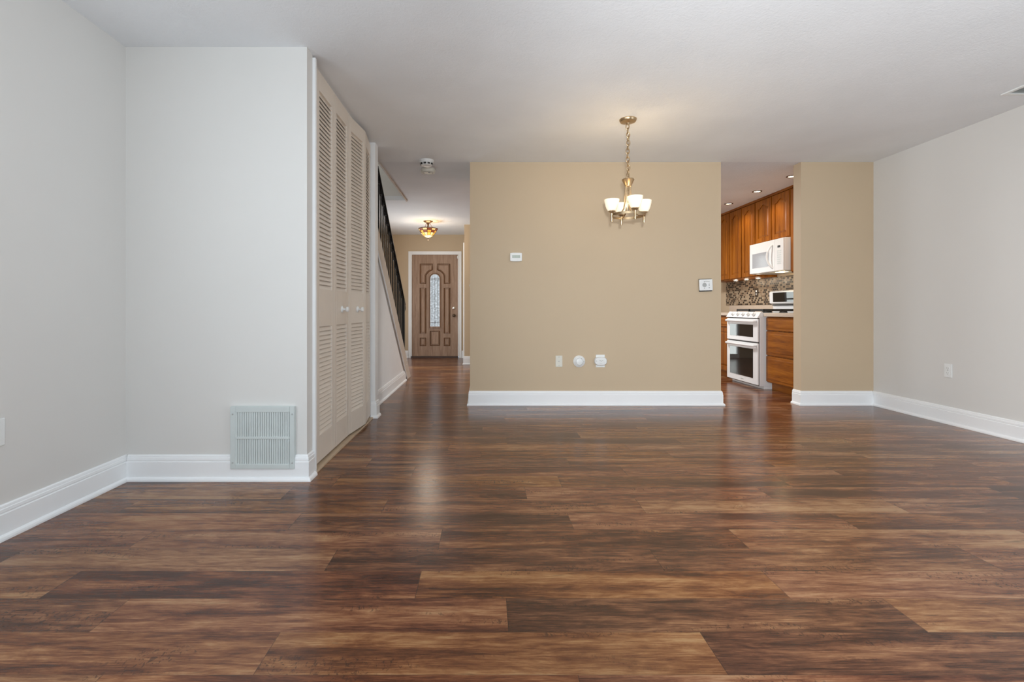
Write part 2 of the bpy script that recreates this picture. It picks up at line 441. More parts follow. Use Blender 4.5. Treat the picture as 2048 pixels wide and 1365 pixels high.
# ------------------------------------------------------------------ walls and ceilings
CZ = 2.44
def wall(name, mat, *boxes):
    b = MB()
    for q in boxes: b.box(*q)
    return struct(b.build(name, mat))
wall('wall_left', M['grey_wall'], (-2.145, -2.025, -4.82, 2.80, 0, CZ))
wall('wall_closet', M['grey_wall'], (-2.025, -1.0047, 2.758, 2.846, 0, CZ))
wall('wall_stair', M['tan_wall'], (-2.145, -2.025, 2.846, 9.82, 0, 4.95))
wall('wall_stub', M['white_trim'], (-2.025, -0.977, 4.340, 4.45, 0, CZ))
wall('wall_back', M['tan_wall'], (-0.1554, 2.361, 4.913, 5.033, 0, CZ))
wall('wall_corner', M['tan_wall'], (3.163, 3.95, 4.913, 5.033, 0, CZ))
wall('wall_right', M['grey_wall'], (3.89, 4.01, -4.82, 4.913, 0, CZ))
wall('wall_hall', M['tan_wall'], (-0.1554, -0.035, 5.033, 5.65, 0, CZ), (-0.1554, -0.035, 8.30, 8.54, 0, CZ))  # unseen gap between the two stretches, left so kitchen light reaches the hall
wall('wall_entry', M['tan_wall'], (-0.37, -0.035, 8.54, 9.70, 0, CZ))
wall('wall_kitchen', M['tan_wall'], (3.95, 4.07, 4.913, 9.82, 0, CZ))
wall('wall_front', M['tan_wall'], (-2.025, -1.475, 9.70, 9.82, 0, CZ), (-1.475, -0.525, 9.70, 9.82, 2.06, CZ),
     (-0.525, 1.52, 9.70, 9.82, 0, CZ), (1.52, 1.75, 9.70, 9.82, 2.06, CZ), (1.75, 3.95, 9.70, 9.82, 0, CZ))
wall('wall_rear', M['grey_wall'], (-2.025, 3.89, -4.82, -4.70, 0, CZ))
wall('wall_upstairs', M['grey_wall'], (-2.025, -1.075, 6.64, 6.70, 2.50, 4.95), (-1.075, -1.0, 4.85, 6.70, 2.50, 4.95),
     (-2.025, -1.075, 4.85, 4.913, 2.50, 4.95), (-2.145, -1.0, 4.85, 6.70, 4.95, 5.0))
wall('ceiling', M['ceiling'], (-2.145, 4.07, -4.82, 4.913, CZ, CZ + 0.06))
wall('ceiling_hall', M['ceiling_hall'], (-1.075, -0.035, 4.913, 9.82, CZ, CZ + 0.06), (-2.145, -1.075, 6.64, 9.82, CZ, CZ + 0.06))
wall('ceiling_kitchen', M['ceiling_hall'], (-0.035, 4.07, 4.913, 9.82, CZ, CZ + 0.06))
# edge bead of the stairwell opening in the ceiling
wall('trim_1', M['stringer_paint'], (-1.075, -1.058, 4.92, 6.64, CZ - 0.018, CZ))
# kitchen window in the front wall
b = MB()
for q in ((1.51, 1.55, 9.68, 9.74, 0, 2.07), (1.72, 1.76, 9.68, 9.74, 0, 2.07), (1.55, 1.72, 9.68, 9.74, 0, 0.08), (1.55, 1.72, 9.68, 9.74, 2.02, 2.07), (1.55, 1.72, 9.70, 9.74, 1.03, 1.06)): b.box(*q)
w = struct(b.build('window_1', M['white_trim']))
MB().box(1.55, 1.72, 9.735, 9.745, 0.08, 2.02).build('pane', M['window_pane'], w)

# ------------------------------------------------------------------ baseboards
BASE = [(0, 0), (0.030, 0), (0.030, 0.008), (0.027, 0.016), (0.021, 0.021), (0.016, 0.023), (0.016, 0.106), (0.0125, 0.109), (0.0125, 0.112),
        (0.0145, 0.115), (0.0135, 0.127), (0.0105, 0.130), (0.0105, 0.1325), (0.009, 0.140), (0.004, 0.1445), (0, 0.1445)]
def sweep(path, prof):
    """profile offset to the right-hand side of the path direction"""
    n = len(path); b = MB(); rings = []
    for i in range(n):
        p = Vector(path[i]); dirs = []
        if i > 0: dirs.append((p - Vector(path[i - 1])).normalized())
        if i < n - 1: dirs.append((Vector(path[i + 1]) - p).normalized())
        ns = [Vector((d.y, -d.x)) for d in dirs]
        m = ns[0] if len(ns) == 1 else (ns[0] + ns[1]).normalized()
        k = 1.0 / m.dot(ns[0])
        rings.append([(p.x + m.x * d * k, p.y + m.y * d * k, z) for d, z in prof])
    return b.loft(rings)
def baseboard(name, path, mat='white_trim'):
    return struct(sweep(path, BASE).build(name, M[mat]))
baseboard('baseboard_left', [(-2.025, -4.69), (-2.025, 2.758)])
baseboard('baseboard_closet', [(-2.009, 2.758), (-1.0047, 2.758), (-1.0047, 2.844)])
baseboard('baseboard_back', [(-0.1554, 5.645), (-0.1554, 4.913), (2.361, 4.913), (2.361, 5.033)])
baseboard('baseboard_corner', [(3.163, 5.033), (3.163, 4.913), (3.874, 4.913)])
baseboard('baseboard_right', [(3.89, 4.913), (3.89, -4.69)])
baseboard('baseboard_stub', [(-1.014, 4.340), (-0.977, 4.340), (-0.977, 4.45)])
baseboard('baseboard_stair', [(-1.09, 4.452), (-1.09, 6.62)])
baseboard('baseboard_entry', [(-0.37, 8.60), (-0.37, 8.54), (-0.1554, 8.54)])
baseboard('baseboard_front', [(-2.0, 9.70), (-1.53, 9.70)])
baseboard('baseboard_doorside', [(-0.47, 9.70), (-0.386, 9.70)])
# casing of the closet opening, its header track and the floor track
wall('trim_2', M['white_trim'], (-1.055, -0.987, 2.846, 2.866, 0, 2.425))
wall('trim_3', M['closet_paint'], (-1.075, -1.030, 2.866, 4.340, 2.426, CZ))
wall('trim_4', M['track'], (-1.060, -0.990, 2.868, 4.340, 0, 0.012))
# casing of a doorway on the right side of the entry
wall('trim_5', M['white_trim'], (-0.392, -0.371, 8.605, 8.665, 0, 2.134))

# ------------------------------------------------------------------ louvered bifold closet doors
LW, LT = 0.3445, 0.028
def leaf_meshes():
    f = MB()
    z0, z1 = 0.028, 2.412
    st = 0.050
    f.box(0.0015, st, 0, LT, z0, z1); f.box(LW - st, LW - 0.0015, 0, LT, z0, z1)
    f.box(st, LW - st, 0, LT, z0, 0.190); f.box(st, LW - st, 0, LT, 0.855, 1.090); f.box(st, LW - st, 0, LT, 2.305, z1)
    def louvers(za, zb):
        n = round((zb - za) / 0.0275); s = (zb - za) / n; lv = MB()
        for i in range(n):
            z = za + (i + 0.5) * s
            # slat slopes down towards the room (local -y)
            poly = [(0.002, z - 0.0130), (0.0035, z - 0.0158), (0.0070, z - 0.0168), (0.0215, z + 0.0130), (0.0200, z + 0.0158), (0.0165, z + 0.0168)]
            lv.loft([[(st - 0.004, y, q) for y, q in poly], [(LW - st + 0.004, y, q) for y, q in poly]])
        return lv
    return f, louvers(1.090, 2.305), louvers(0.190, 0.855)
def knob_mesh():
    k = MB()
    k.lathe([(0.0001, 0), (0.024, 0), (0.024, -0.004), (0.020, -0.008), (0.008, -0.012), (0.008, -0.026), (0.017, -0.031), (0.0205, -0.039), (0.018, -0.047), (0.010, -0.051), (0.0001, -0.052)], (LW / 2, 0, 0.962), 'y', 24)
    return k
lf, lu, ll = leaf_meshes()
def bifold(label, loc, poses, knob_leaf):
    t = thing('bifold_door', label, 'closet door', loc, pi / 2, 'louvered closet doors')
    for i, (px, py, rz) in enumerate(poses):
        lo = lf.build('door_leaf', M['closet_paint'], t, bevel=0.002, loc=(px, py, 0), rotz=rz)
        lu.build('upper_louvers', M['closet_paint'], lo)
        ll.build('lower_louvers', M['closet_paint'], lo)
        if i == knob_leaf:
            q = knob_mesh().build('knob', M['white_plastic'], lo, smooth=True); q['label'] = 'round white closet knob'
    return t
bifold('tan louvered bifold closet door, flat pair nearest the grey wall with the floor vent', (-1.017, 2.952, 0), [(0, 0, 0), (LW, 0, 0)], 1)
an = math.atan2(0.040, 0.342)
bifold('tan louvered bifold closet door, slightly folded pair next to the stairs', (-1.017, 3.645, 0), [(0, 0, -an), (LW * cos(an), -LW * sin(an), an)], 0)

# ------------------------------------------------------------------ stairs and railing
def zl(y): return 0.825 * (6.72 - y)
def zu(y): return 0.83 * (7.02 - y)
stair = thing('staircase', 'staircase with sloping tan stringer above a grey triangular side panel, along the hallway', 'stairs', (-1.09, 6.7, 0))
def loc_st(b):                               # world coordinates to the staircase's own
    b.v = [(x + 1.09, y - 6.7, z) for x, y, z in b.v]; return b
loc_st(MB().prism([(4.452, 0), (6.72, 0), (4.452, zl(4.452))], 'x', -1.16, -1.09)).build('side_panel', M['stair_panel'], stair)
sg = loc_st(MB().prism([(6.72, 0), (7.02, 0), (4.452, zu(4.452)), (4.452, zl(4.452))], 'x', -1.16, -1.07)).build('stringer', M['stringer_paint'], stair, bevel=0.002)
loc_st(MB().tube([(-1.070, 4.46, zl(4.46) - 0.002), (-1.070, 6.70, zl(6.70) - 0.002)], 0.008, 8)).build('bead', M['white_trim'], stair)
for (y, z) in ((5.425, 1.19), (5.425, 1.26), (6.658, 0.21), (6.658, 0.27)):
    loc_st(MB().lathe([(0.0001, 0.004), (0.006, 0.003), (0.007, 0)], (-1.070, y, z), 'x', 10)).build('screw_cap', M['white_trim'], sg)
nst = 9
for i in range(nst):
    yb = 6.92 - i * 0.235; z = 0.19 * (i + 1)
    loc_st(MB().box(-2.02, -1.16, yb - 0.235, yb + 0.02, z - 0.03, z)).build('tread', M['threshold'], stair)
    loc_st(MB().box(-2.02, -1.16, yb - 0.018, yb, z - 0.19, z - 0.03)).build('riser', M['stringer_paint'], stair)

rail = thing('stair_railing', 'black iron stair railing with thin square balusters on the tan stringer', 'railing', (-1.10, 6.55, 0.39))
def loc_r(b):
    b.v = [(x + 1.10, y - 6.55, z - 0.39) for x, y, z in b.v]; return b
def zh(y): return 1.01 + 0.8145 * (6.655 - y)
def slant(y0, y1, f0, f1, xw):
    return [( -1.10, 0, 0)]
def bar(y0, y1, fz, h, xw):
    b = MB(); s = [(y0, fz(y0) - h), (y1, fz(y1) - h), (y1, fz(y1)), (y0, fz(y0))]
    return b.prism(s, 'x', -1.10 - xw, -1.10 + xw)
hb = bar(4.935, 6.62, zh, 0.022, 0.022)
hb.add([], [])
loc_r(hb).build('handrail', M['black_iron'], rail, bevel=0.004)
loc_r(bar(4.95, 6.60, lambda y: zh(y) - 0.024, 0.014, 0.010)).build('top_channel', M['black_iron'], rail)
loc_r(bar(4.95, 6.56, lambda y: zu(y) + 0.040, 0.014, 0.012)).build('bottom_channel', M['black_iron'], rail)
pts = [(-1.10, 6.61, zh(6.61) - 0.012), (-1.10, 6.645, zh(6.645) - 0.014), (-1.10, 6.665, zh(6.655) - 0.035), (-1.10, 6.66, zh(6.655) - 0.062), (-1.10, 6.635, zh(6.655) - 0.068), (-1.10, 6.625, zh(6.655) - 0.048)]
loc_r(MB().tube(pts, [0.018, 0.017, 0.015, 0.013, 0.011, 0.009], 8)).build('rail_scroll', M['black_iron'], rail, smooth=True)
nb = 15
for i in range(nb):
    y = 6.44 - i * 0.107
    za, zb_ = zu(y) + 0.03, zh(y) - 0.03
    loc_r(MB().box(-1.107, -1.093, y - 0.007, y + 0.007, za, min(zb_, 2.60))).build('baluster', M['black_iron'], rail)
    loc_r(MB().sphere((-1.10, y, zb_ - 0.035), 0.013, 8, 6)).build('collar', M['black_iron'], rail, smooth=True)
loc_r(MB().prism([(6.515, zu(6.515) + 0.001), (6.565, zu(6.565) + 0.001), (6.565, zh(6.565) - 0.005), (6.515, zh(6.515) - 0.005)], 'x', -1.122, -1.078)).build('newel_post', M['black_iron'], rail, bevel=0.004)

# ------------------------------------------------------------------ front door
fd = struct(MB().box(-1.455, -0.545, 9.700, 9.745, 0.035, 2.041).build('door_1', M['door_wood']), 'brown panelled wooden front door with arched leaded glass at the hall end', 'door')
fr = MB()
fr.box(-1.475, -1.456, 9.672, 9.80, 0.034, 2.042); fr.box(-0.544, -0.525, 9.672, 9.80, 0.034, 2.042); fr.box(-1.475, -0.525, 9.672, 9.80, 2.042, 2.060)
fr.box(-1.525, -1.4751, 9.680, 9.699, 0, 2.108); fr.box(-0.5249, -0.475, 9.680, 9.699, 0, 2.108); fr.box(-1.4751, -0.5249, 9.680, 9.699, 2.0601, 2.108)
struct(fr.build('trim_6', M['white_trim'], bevel=0.003))
struct(MB().box(-1.455, -0.545, 9.655, 9.80, 0, 0.034).build('trim_7', M['threshold']))
DC = -1.0                                    # door centre line
def arc(cx, cz, r, a0, a1, n=14): return [(cx + r * cos(a0 + (a1 - a0) * k / n), cz + r * sin(a0 + (a1 - a0) * k / n)) for k in range(n + 1)]
def arch_poly(hw, zb, ztop):                 # rectangle with a round top
    return [(DC - hw, zb), (DC + hw, zb)] + arc(DC, ztop - hw, hw, 0, pi, 18)
YF = 9.700
def mould_panel(poly):
    loopz = [(u, YF - 0.001, v) for u, v in poly]
    ins = inset_poly(poly, 0.010)
    o = MB().tube([(u, YF - 0.002, v) for u, v in ins], 0.0105, 6, closed=True)
    m = o.build('panel_moulding', M['door_mould'], fd)
    MB().raised(inset_poly(poly, 0.028), YF, YF - 0.006, 0.012).build('panel_field', M['door_wood'], fd)
    ii = inset_poly(poly, 0.028)
    MB().tube([(u, YF - 0.001, v) for u, v in ii], 0.004, 6, closed=True).build('panel_groove', M['door_mould'], m)
def mir(poly): return [(2 * DC - u, v) for u, v in poly][::-1]
R0, CZD = 0.190, 1.5485
a_end = math.acos(-0.040 / R0); a_st = math.acos(-0.172 / R0)
tl = [(DC - 0.303, 1.868), (DC - 0.303, 1.463), (DC - 0.172, 1.463)] + arc(DC, CZD, R0, a_st, a_end, 10) + [(DC - 0.040, 1.868)]
for poly in (tl, [(DC - .303, .475), (DC - .172, .475), (DC - .172, 1.397), (DC - .303, 1.397)], [(DC - .303, .234), (DC - .172, .234), (DC - .172, .403), (DC - .303, .403)]):
    mould_panel(poly); mould_panel(mir(poly))
mould_panel([(DC - .103, .2375), (DC + .103, .2375), (DC + .103, .5415), (DC - .103, .5415)])
gp = arch_poly(0.092, 0.621, 1.655)
g = MB().prism(gp, 'y', YF - 0.006, YF - 0.001).build('glass', M['door_glass'], fd); g['label'] = 'arched frosted leaded glass pane'
gf = MB(); o1, i1 = arch_poly(0.124, 0.583, 1.690), gp
gf.loft([[(u, YF, v) for u, v in o1], [(u, YF - 0.016, v) for u, v in o1], [(u, YF - 0.012, v) for u, v in i1], [(u, YF, v) for u, v in i1]], cap=False)
gf.build('glass_frame', M['door_wood'], fd)
MB().tube([(u, YF - 0.014, v) for u, v in inset_poly(o1, 0.016)], 0.006, 6, closed=True).build('frame_groove', M['door_mould'], fd)
ld = MB()
for u in (-0.058, 0.058, 0.0): ld.box(DC + u - 0.0035, DC + u + 0.0035, YF - 0.0085, YF - 0.006, 0.625, 1.60)
for v in (0.70, 1.545, 1.575): ld.box(DC - 0.09, DC + 0.09, YF - 0.0085, YF - 0.006, v - 0.0035, v + 0.0035)
ld.lathe([(0.030, YF - 0.0085), (0.030, YF - 0.006), (0.025, YF - 0.006), (0.025, YF - 0.0085)], (DC, 0, 0.985), 'y', 12, cap=False)
ld.lathe([(0.020, YF - 0.0085), (0.020, YF - 0.006), (0.015, YF - 0.006), (0.015, YF - 0.0085)], (DC, 0, 0.70), 'y', 12, cap=False)
ld.build('leading', M['bronze'], g)
q = MB().lathe([(0.0001, 0), (0.030, 0), (0.030, -0.010), (0.022, -0.016), (0.0001, -0.017)], (DC + 0.376, YF, 0.985), 'y', 20).build('deadbolt', M['chrome'], fd, smooth=True); q['label'] = 'chrome deadbolt'
q = MB().lathe([(0.0001, 0), (0.032, 0), (0.032, -0.008), (0.013, -0.014), (0.013, -0.034), (0.028, -0.042), (0.030, -0.056), (0.020, -0.066), (0.0001, -0.068)], (DC + 0.376, YF, 0.840), 'y', 20).build('door_knob', M['bronze'], fd, smooth=True); q['label'] = 'dark bronze door knob'
MB().box(DC + 0.44, DC + 0.462, YF - 0.035, YF - 0.020, 1.965, 2.02).build('door_sensor', M['white_plastic'], fd)

# ------------------------------------------------------------------ chandelier
CX, CY = 1.108, 3.81
ch = thing('chandelier', 'satin brass chandelier with four lit frosted glass shades on a ring, hanging by a chain', 'chandelier', (CX, CY, 1.694))
Z0 = 1.694
def zz(z): return z - Z0
MB().lathe([(0.0001, zz(2.44)), (0.066, zz(2.44)), (0.066, zz(2.432)), (0.058, zz(2.420)), (0.016, zz(2.412)), (0.010, zz(2.400)), (0.0001, zz(2.399))], seg=32).build('canopy', M['brass'], ch, smooth=True)
cn = MB(); zt, zb = zz(2.400), zz(1.985); nl = 13
for i in range(nl):
    zc = zb + (i + 0.5) * (zt - zb) / nl; hl = (zt - zb) / nl * 0.5 + 0.007; wv = 0.0125
    off = 0.0035 * sin(i * 0.9)
    ring = []
    for k in range(14):
        a = 2 * pi * k / 14; u, v = wv * cos(a), hl * sin(a)
        ring.append((u + off, 0, zc + v) if i % 2 == 0 else (off, u, zc + v))
    cn.tube(ring, 0.0034, 6, closed=True)
cn.tube([(0.008 * sin(2 * pi * k / 12 * 2.2), 0.008 * cos(2 * pi * k / 12 * 2.2), zb + (zt - zb) * k / 36) for k in range(37)], 0.0022, 6)
cn.build('chain', M['brass'], ch, smooth=True)
MB().tube([(0.012 * cos(2 * pi * k / 16), 0, zz(1.987) + 0.012 * sin(2 * pi * k / 16)) for k in range(16)], 0.003, 6, closed=True).build('top_loop', M['brass'], ch, smooth=True)
MB().lathe([(0.0001, zz(1.977)), (0.045, zz(1.975)), (0.047, zz(1.969)), (0.034, zz(1.940)), (0.026, zz(1.925)), (0.024, zz(1.918)), (0.0001, zz(1.918))], seg=32).build('bell_cap', M['brass'], ch, smooth=True)
MB().lathe([(0.006, zz(1.918)), (0.006, zz(1.885)), (0.0001, zz(1.882))], seg=12).build('centre_pin', M['brass'], ch, smooth=True)
rg = MB()
rg.loft([[((r) * cos(t), (r) * sin(t), z) for t in [2 * pi * k / 48 for k in range(48)]] for r, z in ((0.126, -0.009), (0.132, -0.009), (0.132, 0.009), (0.126, 0.009), (0.126, -0.009))], cap=False)
rg.build('ring', M['brass'], ch, smooth=True)
az0 = radians(-83)
for k in range(4):
    a = az0 + k * pi / 2; ca, sa = cos(a), sin(a); R = 0.131
    pt = [(0.021, zz(1.92)), (0.023, zz(1.85)), (0.026, zz(1.79)), (0.034, zz(1.745)), (0.055, zz(1.712)), (0.085, zz(1.698)), (0.128, zz(1.694))]
    MB().tube([(r * ca, r * sa, z) for r, z in pt], 0.0055, 8).build('rod', M['brass'], ch, smooth=True)
    MB().lathe([(0.0001, 0.034), (0.027, 0.030), (0.024, 0.022), (0.012, 0.016), (0.009, 0.008), (0.009, -0.010), (0.0085, -0.014), (0.0085, -0.050), (0.0075, -0.054), (0.0001, -0.055)], (R * ca, R * sa, 0), seg=20).build('lamp_holder', M['brass'], ch, smooth=True)
    sh = MB().lathe([(0.022, 0.030), (0.031, 0.033), (0.040, 0.048), (0.048, 0.070), (0.0545, 0.098), (0.057, 0.118), (0.0545, 0.118), (0.051, 0.097), (0.044, 0.070), (0.035, 0.048), (0.022, 0.036)], (R * ca, R * sa, 0), seg=32, cap=False)
    so = sh.build('lamp_shade', M['shade_glass'], ch, smooth=True)
    MB().sphere((R * ca, R * sa, 0.072), 0.020, 12, 8, sz=1.3).build('bulb', M['bulb'], so, smooth=True)
    light('chandelier_bulb', 'POINT', (CX + R * ca, CY + R * sa, Z0 + 0.135), (0, 0, 0), 0.8, (1.0, 0.74, 0.42), radius=0.03)

# ------------------------------------------------------------------ stained-glass hall light
TX, TY = -0.96, 8.20
tf = thing('ceiling_lamp', 'amber stained glass bowl lamp on the hall ceiling before the front door', 'ceiling lamp', (TX, TY, 2.44))
MB().lathe([(0.0001, 0), (0.080, 0), (0.080, -0.008), (0.060, -0.020), (0.030, -0.030), (0.018, -0.055), (0.010, -0.10), (0.007, -0.28), (0.0001, -0.285)], seg=24).build('canopy', M['bronze'], tf, smooth=True)
NP = 12
prof = [(0.162, -0.130), (0.140, -0.165), (0.118, -0.200), (0.078, -0.245), (0.030, -0.272)]
sd = MB()
for i in range(NP):
    t0, t1 = 2 * pi * i / NP, 2 * pi * (i + 1) / NP
    for k in range(4):
        (ra, za), (rb, zb_) = prof[k], prof[k + 1]
        sd.cm = (2 if i % 2 else 1) if k == 0 else (0 if (i + k) % 2 else 1)
        if k == 1: sd.cm = 2 if i % 2 == 0 else 0
        sd.add([(ra * cos(t0), ra * sin(t0), za), (ra * cos(t1), ra * sin(t1), za), (rb * cos(t1), rb * sin(t1), zb_), (rb * cos(t0), rb * sin(t0), zb_)], [(0, 1, 2, 3)])
sh = sd.build('lamp_shade', [M['amber_glass'], M['cream_glass'], M['red_glass']], tf)
md = sh.modifiers.new('thick', 'SOLIDIFY'); md.thickness = 0.003
le = MB()
for i in range(NP):
    t = 2 * pi * i / NP
    le.tube([(r * cos(t), r * sin(t), z) for r, z in prof], 0.0042, 5)
for r, z in prof[:4]: le.tube([(r * cos(2 * pi * i / NP), r * sin(2 * pi * i / NP), z) for i in range(NP)], 0.0042 if r < 0.16 else 0.007, 5, closed=True)
le.build('leading', M['bronze'], sh)
MB().lathe([(0.0001, -0.262), (0.034, -0.268), (0.026, -0.278), (0.010, -0.286), (0.008, -0.300), (0.012, -0.308), (0.006, -0.322), (0.0001, -0.330)], seg=16).build('finial', M['bronze'], tf, smooth=True)
for i in range(3):
    t = 2 * pi * i / 3 + 0.5
    MB().tube([(0.035 * cos(t), 0.035 * sin(t), -0.030), (0.060 * cos(t), 0.060 * sin(t), -0.085), (0.150 * cos(t), 0.150 * sin(t), -0.138)], 0.004, 6).build('hook_rod', M['bronze'], tf, smooth=True)
MB().sphere((0.06, 0, -0.165), 0.026, 12, 8).build('bulb', M['bulb'], tf, smooth=True)
light('hall_bulb', 'POINT', (TX, TY, 2.44 - 0.115), (0, 0, 0), 2.5, (1.0, 0.76, 0.45), radius=0.05)
light('hall_glow', 'POINT', (TX, TY, 2.44 - 0.36), (0, 0, 0), 9, (1.0, 0.90, 0.76), radius=0.14)

# ------------------------------------------------------------------ things on the ceiling
def smoke(label, loc, mat, slots):
    t = thing('smoke_detector', label, 'smoke detector', loc, 0, 'smoke detectors on the hallway ceiling')
    if slots:
        MB().lathe([(0.0001, 0), (0.074, 0), (0.074, -0.010), (0.066, -0.026), (0.060, -0.040), (0.052, -0.052), (0.0001, -0.055)], seg=32).build('body', M[mat], t, smooth=True)
        sl = MB()
        for k in range(10):
            a = 2 * pi * k / 10 + 0.16
            for d in (-0.016, 0.016):
                pass
            c, s_ = cos(a), sin(a); w_ = 0.013
            p = [(0.0635, -0.030), (0.0575, -0.046)]
            sl.add([(p[0][0] * c - w_ * s_, p[0][0] * s_ + w_ * c, p[0][1]), (p[0][0] * c + w_ * s_, p[0][0] * s_ - w_ * c, p[0][1]),
                    (p[1][0] * c + w_ * s_, p[1][0] * s_ - w_ * c, p[1][1]), (p[1][0] * c - w_ * s_, p[1][0] * s_ + w_ * c, p[1][1])], [(0, 1, 2, 3)])
            sl.v[-4:] = [(x * 1.03, y * 1.03, z) for x, y, z in sl.v[-4:]]
        sl.build('vent_slots', M['dark_plastic'], t)
    else:
        MB().lathe([(0.0001, 0), (0.072, 0), (0.076, -0.006), (0.075, -0.032), (0.068, -0.040), (0.0001, -0.042)], seg=32).build('body', M[mat], t, smooth=True)
        MB().lathe([(0.0001, -0.047), (0.010, -0.046), (0.012, -0.041)], (0.015, -0.02, 0), seg=12).build('test_button', M['grey_plastic'], t, smooth=True)
        MB().lathe([(0.055, -0.0405), (0.055, -0.0425), (0.050, -0.0425), (0.050, -0.0405)], seg=28, cap=False).build('rim', M['grey_plastic'], t)
    return t
smoke('white domed smoke detector with dark vent slots, nearer of the two at the hallway', (-0.585, 4.865, 2.44), 'white_plastic', True)
smoke('cream drum-shaped smoke detector, farther of the two at the hallway', (-0.605, 5.16, 2.44), 'cream_plastic', False)

cr = thing('ceiling_register', 'white metal air register in the ceiling near the right wall', 'air vent', (3.68, 3.21, 2.44))
f = MB(); a_, b_ = 0.145, 0.155
for q in ((-a_, -a_ + .028, -b_, b_), (a_ - .028, a_, -b_, b_), (-a_ + .028, a_ - .028, -b_, -b_ + .028), (-a_ + .028, a_ - .028, b_ - .028, b_)): f.box(*q, -0.010, 0)
f.build('frame', M['white_plastic'], cr, bevel=0.003)
s_ = MB()
for k in range(10):
    y = -b_ + 0.04 + k * 0.026
    s_.loft([[(x, y + dy, dz) for dy, dz in ((0, -0.009), (0.002, -0.009), (0.014, -0.001), (0.012, -0.001))] for x in (-a_ + .026, a_ - .026)])
s_.build('louvers', M['grille'], cr)
MB().box(-a_ + .026, a_ - .026, -b_ + .026, b_ - .026, -0.0008, 0).build('duct_backing', M['grey_plastic'], cr)

# ------------------------------------------------------------------ things on the walls
# return-air grille low on the closet wall
rgz = thing('return_air_grille', 'pale grey-green metal return air grille low on the wall beside the closet', 'air vent', (-1.2455, 2.758, 0.2447))
hw, hh = 0.1785, 0.174
f = MB(); y0, y1 = -0.026, 0.0
f.box(-hw, -0.149, y0, y1, -hh, hh); f.box(0.153, hw, y0, y1, -hh, hh)
f.box(-0.149, 0.153, y0, y1, 0.143, hh); f.box(-0.149, 0.153, y0, y1, -hh, -0.146); f.box(-0.149, 0.153, y0, y1, -0.008, 0.006)
f.build('frame', M['grille'], rgz, bevel=0.002)
MB().box(-0.149, 0.153, -0.004, -0.001, -0.146, 0.143).build('duct_backing', M['grille_shade'], rgz)  # flat dark sheet behind the fins, standing in for the shade there
for za, zb_ in ((0.006, 0.143), (-0.146, -0.008)):
    s_ = MB()
    for k in range(25):
        x = -0.149 + k * 0.01255
        s_.loft([[(x + dx, dy, z) for dx, dy in ((0, -0.024), (0.0092, -0.022), (0.0105, -0.012), (0.0015, -0.010))] for z in (za, zb_)])
    s_.build('fins', M['grille'], rgz)
for x, z in ((-0.165, 0.132), (0.167, 0.132), (-0.165, -0.140), (0.167, -0.140)):
    MB().lathe([(0.0001, -0.029), (0.004, -0.028), (0.005, -0.026)], (x, 0, z), 'y', 10).build('screw', M['grey_plastic'], rgz)

def outlet(label, loc, rotz):
    t = thing('wall_outlet', label, 'outlet', loc, rotz, 'duplex wall outlets')
    MB().box(-0.035, 0.035, -0.006, 0, -0.0575, 0.0575).build('cover_plate', M['white_plastic'], t, bevel=0.003)
    for z in (-0.020, 0.020):
        r_ = MB().prism([(0.017 * cos(a) if abs(cos(a)) < .95 else 0.017 * cos(a), z + max(-.0135, min(.0135, 0.017 * sin(a)))) for a in [2 * pi * k / 20 for k in range(20)]], 'y', -0.0085, -0.006).build('receptacle', M['white_plastic'], t)
        MB().box(-0.0078, -0.0052, -0.0092, -0.0085, z - 0.002, z + 0.008).box(0.0052, 0.0078, -0.0092, -0.0085, z - 0.002, z + 0.007).box(-0.0025, 0.0025, -0.0092, -0.0085, z - 0.011, z - 0.006).build('slots', M['grey_plastic'], r_)
    MB().lathe([(0.0001, -0.0085), (0.003, -0.008), (0.0035, -0.006)], (0, 0, 0), 'y', 8).build('screw', M['grey_plastic'], t)
    return t
outlet('white duplex outlet low on the pale right wall', (3.89, 4.117, 0.446), -pi / 2)
outlet('white duplex outlet low on the left wall at the edge of the photo', (-2.025, 2.026, 0.449), pi / 2)
YB = 4.913
# thermostat
t = thing('thermostat', 'white thermostat with small grey-green screen on the tan wall', 'thermostat', (0.305, YB, 1.485))
MB().prism([(-0.059, -0.040), (-0.03, -0.044), (0.03, -0.044), (0.059, -0.040), (0.060, 0.038), (0.03, 0.043), (-0.03, 0.043), (-0.060, 0.038)], 'y', -0.026, 0).build('case', M['white_plastic'], t, bevel=0.004)
sc_ = MB().box(-0.039, 0.040, -0.0275, -0.026, -0.010, 0.017).build('screen', M['screen'], t)
dg = MB()
for x in (-0.034, 0.030): dg.box(x, x + 0.004, -0.0282, -0.0275, -0.007, 0.014)
for x in (-0.016, -0.004, 0.008, 0.019):
    dg.box(x, x + 0.002, -0.0282, -0.0275, -0.005, 0.012); dg.box(x, x + 0.007, -0.0282, -0.0275, 0.010, 0.012)
dg.build('digits', M['grey_plastic'], sc_)
